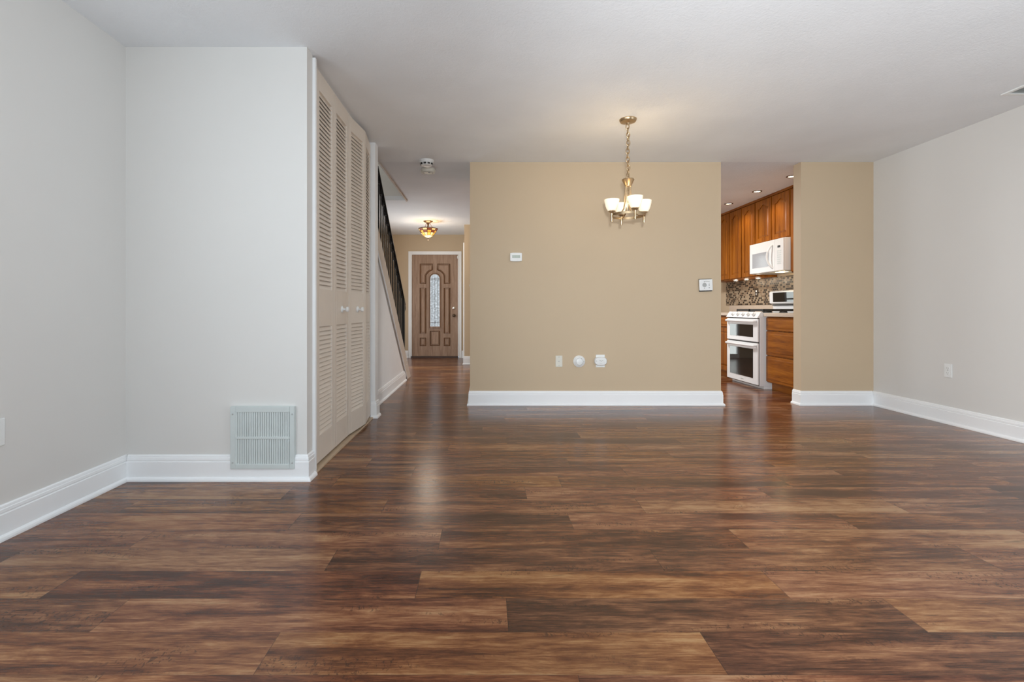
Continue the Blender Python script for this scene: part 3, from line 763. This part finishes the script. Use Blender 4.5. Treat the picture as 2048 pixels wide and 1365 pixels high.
# three small plates low on the tan wall
t = thing('blank_wall_plate', 'small white rectangular wall plate low on the tan wall, leftmost of three fittings', 'wall plate', (0.736, YB, 0.442))
MB().box(-0.034, 0.034, -0.006, 0, -0.056, 0.056).build('cover_plate', M['cream_plastic'], t, bevel=0.003)
for z in (-0.042, 0.042): MB().lathe([(0.0001, -0.008), (0.0035, -0.0075), (0.004, -0.006)], (0, 0, z), 'y', 10).build('screw', M['grey_plastic'], t)
MB().lathe([(0.0001, -0.014), (0.004, -0.014), (0.005, -0.010), (0.0055, -0.006)], (0, 0, -0.002), 'y', 12).build('jack', M['grey_plastic'], t)
t = thing('wall_detector', 'round white detector low on the tan wall, middle of three fittings', 'detector', (0.937, YB, 0.441))
MB().lathe([(0.0001, -0.034), (0.032, -0.034), (0.046, -0.026), (0.052, -0.018), (0.059, -0.014), (0.059, 0)], seg=36, axis='y').build('body', M['white_plastic'], t, smooth=True)
MB().lathe([(0.0001, -0.0365), (0.004, -0.036), (0.005, -0.033)], (0.020, 0, 0.028), 'y', 10).build('button', M['grey_plastic'], t)
MB().box(0.040, 0.047, -0.0275, -0.0225, -0.006, 0.002).build('indicator', M['dark_plastic'], t)
MB().lathe([(0.036, -0.032), (0.036, -0.0345), (0.033, -0.0345), (0.033, -0.032)], axis='y', seg=28, cap=False).build('rim', M['grey_plastic'], t)
t = thing('carbon_monoxide_alarm', 'white oval alarm over a wall plate, rightmost of three fittings low on the tan wall', 'alarm', (1.150, YB, 0.444))
MB().box(-0.045, 0.045, -0.007, 0, -0.063, 0.063).build('back_plate', M['white_plastic'], t, bevel=0.003)
el = [(0.0625 * (abs(cos(a)) ** 0.75) * (1 if cos(a) > 0 else -1), 0.043 * (abs(sin(a)) ** 0.75) * (1 if sin(a) > 0 else -1)) for a in [2 * pi * k / 36 for k in range(36)]]
MB().loft([[(u, -0.007, v) for u, v in el], [(u, -0.026, v) for u, v in el], [(u * .9, -0.036, v * .88) for u, v in el], [(u * .4, -0.039, v * .4) for u, v in el]]).build('body', M['white_plastic'], t, smooth=True)
MB().lathe([(0.0001, -0.042), (0.004, -0.041), (0.006, -0.037)], (-0.045, 0.003, 0.003), 'y', 10).build('button', M['grey_plastic'], t)
MB().box(-0.016, -0.004, -0.0405, -0.038, 0.006, 0.010).box(0.004, 0.020, -0.0405, -0.038, 0.006, 0.009).box(-0.003, 0.006, -0.0405, -0.038, -0.002, 0.003).box(-0.014, 0.012, -0.0400, -0.036, -0.024, -0.022).build('markings', M['grey_plastic'], t)
# opened control plate near the kitchen opening
t = thing('alarm_control_plate', 'square white control plate hanging slightly tilted on the tan wall by the kitchen opening', 'wall plate', (2.200, YB, 1.205))
t.rotation_euler = (0, radians(-2.2), 0)
MB().box(-0.062, 0.064, -0.012, 0, -0.064, 0.062).build('gap_backing', M['dark_plastic'], t)  # dark backing, shows as gaps above and below the case
MB().box(-0.066, 0.066, -0.028, -0.012, -0.055, 0.056).build('case', M['white_plastic'], t, bevel=0.005)
MB().lathe([(0.021, -0.028), (0.021, -0.0305), (0.017, -0.0305), (0.0165, -0.029), (0.0001, -0.029)], (-0.017, 0, 0.0), 'y', 24, cap=False).build('speaker', M['grey_plastic'], t)
MB().box(-0.022, -0.015, -0.0295, -0.028, 0.028, 0.038).box(0.028, 0.033, -0.0295, -0.028, 0.028, 0.036).box(-0.012, 0.026, -0.0290, -0.028, 0.032, 0.036).build('label_strip', M['grey_plastic'], t)
for x, z in ((-0.019, -0.030), (0.030, 0.008), (0.030, -0.004), (0.030, -0.028)): MB().lathe([(0.0001, -0.031), (0.0045, -0.0305), (0.005, -0.028)], (x, 0, z), 'y', 10).build('button', M['grey_plastic'], t)
# switch on the hallway side of the tan wall
t = thing('light_switch', 'light switch seen edge-on on the hallway side of the tan wall', 'switch', (-0.1554, 5.30, 1.22), pi * 1.5)
MB().box(-0.035, 0.035, -0.006, 0, -0.0575, 0.0575).build('cover_plate', M['white_plastic'], t, bevel=0.003)
MB().box(-0.005, 0.005, -0.018, -0.006, -0.010, 0.010).build('toggle', M['white_plastic'], t)

# ------------------------------------------------------------------ kitchen
KX = 3.95                                    # kitchen wall; everything faces -x (local -y, rotated)
RZ = -pi / 2
def arch_top(x0, x1, z1, rise, n=16):
    """cathedral arch line from x0 to x1: flat shoulders then a raised centre"""
    pts = []
    for k in range(n + 1):
        u = k / n; s = max(0.0, 1 - abs(u - 0.5) / 0.42)
        pts.append((x0 + (x1 - x0) * u, z1 + rise * (s * s * (3 - 2 * s))))
    return pts
def cab_door(x0, x1, z0, z1, parent, arched=True, yf=0.0, knob=None):
    """framed raised-panel door lying on local y = yf, facing -y"""
    st = min(0.058, (x1 - x0) * 0.2); d = MB()
    d.box(x0, x1, yf - 0.011, yf, z0, z1)
    d.box(x0, x0 + st, yf - 0.020, yf - 0.011, z0, z1); d.box(x1 - st, x1, yf - 0.020, yf - 0.011, z0, z1)
    d.box(x0 + st, x1 - st, yf - 0.020, yf - 0.011, z0, z0 + st)
    if arched:
        rise = 0.045
        low = arch_top(x0 + st, x1 - st, z1 - st - rise, rise)
    else:
        low = [(x0 + st, z1 - st), (x1 - st, z1 - st)]
    for (ua, va), (ub, vb) in zip(low[:-1], low[1:]):
        d.prism([(ua, va), (ub, vb), (ub, z1), (ua, z1)], 'y', yf - 0.020, yf - 0.011)
    o = d.build('door', M['oak'], parent)
    pan = [(x0 + st + .004, z0 + st + .004), (x1 - st - .004, z0 + st + .004)] + [(u, v - .004) for u, v in reversed(low)]
    if arched: pan[2] = (x1 - st - .004, pan[2][1]); pan[-1] = (x0 + st + .004, pan[-1][1])
    else: pan = inset_poly([(x0 + st, z0 + st), (x1 - st, z0 + st), (x1 - st, z1 - st), (x0 + st, z1 - st)], .004)
    MB().raised(pan, yf - 0.011, yf - 0.019, 0.024).build('raised_panel', M['oak'], o)
    return o
def upper(label, yfar, ynear, z0, z1, ndoor):
    w_ = yfar - ynear
    t = thing('upper_cabinet', label, 'cabinet', (3.668, yfar, z0), RZ, 'honey oak wall cabinets')
    h = z1 - z0
    MB().box(0.001, w_ - 0.001, 0, KX - 3.668 - 0.002, 0, h).build('carcass', M['oak'], t)
    MB().box(0.001, w_ - 0.001, -0.020, KX - 3.668 - 0.002, h, 2.4395 - z0).build('crown_strip', M['oak_h'], t)
    dw = w_ / ndoor
    for k in range(ndoor): cab_door(k * dw + 0.012, (k + 1) * dw - 0.012, 0.014, h - 0.012, t)
    return t
upper('honey oak wall cabinet directly above the white microwave', 6.630, 5.872, 1.834, 2.41, 2)
upper('tall honey oak wall cabinet just left of the microwave', 7.330, 6.632, 1.402, 2.41, 2)
upper('tall honey oak wall cabinet at the far end, second left of the microwave', 8.030, 7.332, 1.402, 2.41, 2)
upper('honey oak wall cabinet right of the microwave, mostly behind the tan wall corner', 5.870, 5.100, 1.402, 2.41, 2)
for i, y in enumerate((6.72, 7.02, 7.32)):
    t = thing('puck_light', ['small lit puck light under the oak cabinet, right next to the microwave', 'small lit puck light under the oak cabinet, middle of three', 'small lit puck light under the oak cabinet, farthest of three'][i], 'light', (3.80 - 0.055, y + 0.012, 1.402), 0, 'lights under the wall cabinets')
    MB().lathe([(0.0001, 0), (0.034, 0), (0.034, -0.014), (0.027, -0.017), (0.027, -0.015), (0.0001, -0.015)], seg=20).build('housing', M['white_plastic'], t, smooth=True)
    MB().lathe([(0.0001, -0.0165), (0.026, -0.0165), (0.026, -0.0155), (0.0001, -0.0155)], seg=20).build('lens', M['puck_lens'], t)
    light('puck_glow', 'POINT', (3.745, y + 0.012, 1.36), (0, 0, 0), 0.35, (1.0, 0.86, 0.66), radius=0.02)

def drawer(x0, x1, z0, z1, parent):
    o = MB().box(x0, x1, -0.020, 0, z0, z1).build('drawer', M['oak_h'], parent, bevel=0.004)
    MB().raised([(x0 + .03, z0 + .025), (x1 - .03, z0 + .025), (x1 - .03, z1 - .025), (x0 + .03, z1 - .025)], -0.020, -0.024, 0.012).build('drawer_face', M['oak_h'], o)
def base(label, yfar, ynear, kind):
    w_ = yfar - ynear
    t = thing('base_cabinet', label, 'cabinet', (3.372, yfar, 0), RZ, 'honey oak base cabinets')
    MB().box(0.001, w_ - 0.001, 0, KX - 3.372 - 0.002, 0.092, 0.874).build('carcass', M['oak'], t)
    MB().box(0.001, w_ - 0.001, 0.058, 0.10, 0, 0.092).build('toe_kick', M['oak_h'], t)
    if kind == 'drawers':
        for za, zb_ in ((0.715, 0.865), (0.420, 0.700), (0.105, 0.405)): drawer(0.012, w_ - 0.012, za, zb_, t)
    else:
        drawer(0.012, w_ - 0.012, 0.720, 0.862, t)
        cab_door(0.012, w_ - 0.012, 0.110, 0.705, t, arched=False)
    return t
base('honey oak drawer cabinet right of the white range', 5.866, 5.040, 'drawers')
base('honey oak base cabinet with one door, left of the white range', 7.150, 6.640, 'door')
base('honey oak base cabinet at the far end of the counter', 7.900, 7.152, 'door')
def counter(label, yfar, ynear):
    t = thing('countertop', label, 'countertop', (3.325, yfar, 0.876), RZ, 'beige countertops')
    w_ = yfar - ynear; d = KX - 3.325
    MB().box(0.001, w_ - 0.001, 0, d - 0.002, 0, 0.038).build('slab', M['counter'], t, bevel=0.004)
    MB().box(0.001, w_ - 0.001, d - 0.022, d - 0.002, 0.038, 0.144).build('upstand', M['counter'], t, bevel=0.002)
counter('beige laminate countertop over the drawers right of the range', 5.866, 5.036)
counter('beige laminate countertop left of the range', 7.900, 6.640)
t = MB().box(3.942, 3.9495, 5.04, 8.03, 1.022, 1.400).build('tile_backsplash', M['mosaic'])
struct(t)
# outlet on the backsplash: dark plate
t = thing('wall_outlet', 'dark bronze outlet plate on the mosaic backsplash', 'outlet', (3.942, 7.12, 1.205), RZ)
MB().box(-0.042, 0.042, -0.006, 0, -0.060, 0.060).build('cover_plate', M['bronze'], t, bevel=0.003)
for z in (-0.022, 0.022): MB().box(-0.016, 0.016, -0.009, -0.006, z - 0.013, z + 0.013).build('receptacle', M['white_plastic'] if z > 0 else M['grey_plastic'], t)

# ---- range
RF = 3.265
rt = thing('range', 'white freestanding gas range with two black-windowed oven doors', 'range', (RF, 6.630, 0), RZ)
RW = 0.756; RD = KX - RF - 0.03
bd = MB(); bd.box(0, RW, 0.024, RD, 0.035, 0.900); bd.box(0.0, RW, 0.075, RD, 0, 0.035)
bd.build('body', M['appliance'], rt, bevel=0.004)
MB().box(-0.004, RW + 0.004, 0.045, RD, 0.900, 0.920).build('cooktop', M['appliance'], rt, bevel=0.005)
cp = MB(); pr = [(-0.012, 0.858), (0.060, 0.858), (0.060, 0.930), (0.035, 0.932)]
cp.loft([[(x, y, z) for y, z in pr] for x in (-0.003, RW + 0.003)]); cp.build('control_panel', M['appliance'], rt, bevel=0.004)
for k in range(5):
    x = 0.155 + k * 0.125
    ax = Vector((0, -0.84, 0.54)).normalized(); p0 = Vector((x, 0.010, 0.898))
    kn = MB().tube([p0, p0 + ax * 0.006, p0 + ax * 0.008, p0 + ax * 0.030, p0 + ax * 0.033], [0.025, 0.025, 0.020, 0.018, 0.013], 18).build('knob', M['white_plastic'], rt, smooth=True)
    MB().tube([p0 + ax * 0.0335 + Vector((-0.012, 0, 0)), p0 + ax * 0.0335 + Vector((0.012, 0, 0))], 0.003, 6).build('grip', M['white_plastic'], kn)
def oven_door(z0, z1, w0, w1, name_label):
    o = MB().box(0.004, RW - 0.004, 0, 0.017, z0, z1).build('oven_door', M['appliance'], rt, bevel=0.005)
    MB().box(0.090, 0.650, -0.003, 0.001, w0, w1).build('window', M['oven_glass'], o)
    h = MB(); hz = z1 - 0.030
    h.tube([(0.030, -0.002, hz), (0.038, -0.026, hz), (0.062, -0.036, hz), (RW - 0.062, -0.036, hz), (RW - 0.038, -0.026, hz), (RW - 0.035, -0.002, hz)], 0.0155, 10)
    h.build('handle', M['appliance'], o, smooth=True)
    return o
MB().box(0.012, RW - 0.012, 0.016, 0.026, 0.040, 0.866).build('door_gap_shade', M['dark_plastic'], rt)  # dark sheet behind the oven doors, painting in the shade of their gaps
oven_door(0.567, 0.846, 0.622, 0.772, 'upper')
lo = oven_door(0.048, 0.550, 0.122, 0.478, 'lower')
MB().box(0.365, 0.425, -0.002, 0.001, 0.075, 0.087).build('badge', M['grey_plastic'], lo)
rk = MB()
for z in (0.20, 0.30, 0.40):
    pass
gr = MB()
for k in range(2):
    xa = 0.06 + k * 0.325; xb = xa + 0.30
    for (p, q_) in (((xa, 0.11), (xb, 0.11)), ((xa, 0.55), (xb, 0.55)), ((xa, 0.11), (xa, 0.55)), ((xb, 0.11), (xb, 0.55)), ((xa, 0.33), (xb, 0.33)), (((xa + xb) / 2, 0.11), ((xa + xb) / 2, 0.55)), ((xa, 0.22), (xb, 0.22)), ((xa, 0.44), (xb, 0.44))):
        gr.box(min(p[0], q_[0]) - 0.006, max(p[0], q_[0]) + 0.006, min(p[1], q_[1]) - 0.006, max(p[1], q_[1]) + 0.006, 0.938, 0.966)
    for x in (xa, xb):
        for y in (0.11, 0.55): gr.box(x - 0.008, x + 0.008, y - 0.008, y + 0.008, 0.920, 0.938)
gr.build('grates', M['grate'], rt, bevel=0.002)
for x in (0.21, 0.535):
    for y in (0.22, 0.44): MB().lathe([(0.0001, 0.944), (0.034, 0.943), (0.040, 0.936), (0.044, 0.928), (0.046, 0.920)], (x, y, 0), seg=20).build('burner', M['grate'], rt, smooth=True)
bg = MB()
prf = [(RD - 0.035, 0.920), (RD, 0.920), (RD, 1.205), (RD - 0.055, 1.205), (RD - 0.085, 1.190), (RD - 0.080, 1.045), (RD - 0.035, 1.020)]
bg.loft([[(x, y, z) for y, z in prf] for x in (0.004, RW - 0.004)]); bgo = bg.build('backguard', M['appliance'], rt, bevel=0.006)
MB().box(0.02, RW - 0.02, RD - 0.050, RD - 0.034, 1.012, 1.026).build('gap_shade_strip', M['dark_plastic'], bgo)  # dark strip painting in the shaded gap below the console
MB().loft([[(x, y, z) for y, z in ((RD - 0.0865, 1.182), (RD - 0.0830, 1.058), (RD - 0.0775, 1.058), (RD - 0.081, 1.182))] for x in (0.090, RW - 0.06)]).build('display_panel', M['oven_glass'], bgo)

# ---- microwave
mw = thing('microwave', 'white over-the-range microwave under the oak cabinet', 'microwave', (3.572, 6.628, 1.430), RZ)
MWW, MH, MD = 0.752, 0.400, KX - 3.572 - 0.004
MB().box(0, MWW, 0.022, MD, 0.004, MH).build('body', M['appliance'], mw, bevel=0.004)
MB().box(0.02, MWW - 0.02, 0.03, MD - 0.03, 0, 0.004).build('vent_base', M['grey_plastic'], mw)
dw = 0.575
dr = MB().box(0.002, dw, 0, 0.022, 0.006, MH - 0.004).build('door', M['appliance'], mw, bevel=0.004)
MB().box(0.070, 0.455, -0.002, 0.001, 0.075, 0.265).build('window', M['micro_glass'], dr)
MB().tube([(0.530 - 0.040 * sin(pi * k / 16), 0.001 - 0.050 * sin(pi * k / 16) ** 0.6, 0.045 + 0.290 * k / 16) for k in range(17)], 0.012, 10).build('handle', M['appliance'], dr, smooth=True)
pn = MB().box(dw + 0.004, MWW - 0.002, 0, 0.022, 0.006, MH - 0.004).build('control_panel', M['appliance'], mw, bevel=0.004)
MB().box(0.635, 0.690, -0.0015, 0.001, 0.285, 0.312).build('display', M['dark_plastic'], pn)
for r_ in range(7):
    for c in range(3): MB().box(0.625 + c * 0.030, 0.647 + c * 0.030, -0.0015, 0.001, 0.085 + r_ * 0.026, 0.098 + r_ * 0.026).build('button', M['grille'], pn)
MB().box(0.42, 0.56, 0.10, 0.18, -0.003, 0.001).build('hood_light', M['can_lens'], mw)
light('hood_glow', 'POINT', (3.72, 6.15, 1.38), (0, 0, 0), 0.8, (1.0, 0.75, 0.42), radius=0.03)

# ---- recessed downlights
lab = ['recessed ceiling downlight nearest the tan wall corner', 'recessed ceiling downlight, middle of the three over the oak cabinets', 'recessed ceiling downlight farthest into the kitchen']
first = None
for i, y in enumerate((5.44, 6.135, 6.85)):
    if first is None:
        first = thing('recessed_light', lab[0], 'downlight', (3.40, y, CZ), 0, 'recessed kitchen downlights')
        MB().lathe([(0.056, 0), (0.056, -0.005), (0.044, -0.008), (0.038, -0.003), (0.038, 0)], seg=28, cap=False).build('trim_ring', M['bronze'], first, smooth=True)
        MB().lathe([(0.0001, -0.0030), (0.037, -0.0030), (0.037, -0.0012), (0.0001, -0.0012)], seg=24).build('lens', M['can_lens'], first)
    else: dup(first, (3.40, y, CZ), lab[i])
    light('downlight_beam', 'SPOT', (3.40, y, CZ - 0.02), (0, 0, 0), 11, (1.0, 0.82, 0.56), spot=radians(140), radius=0.035)
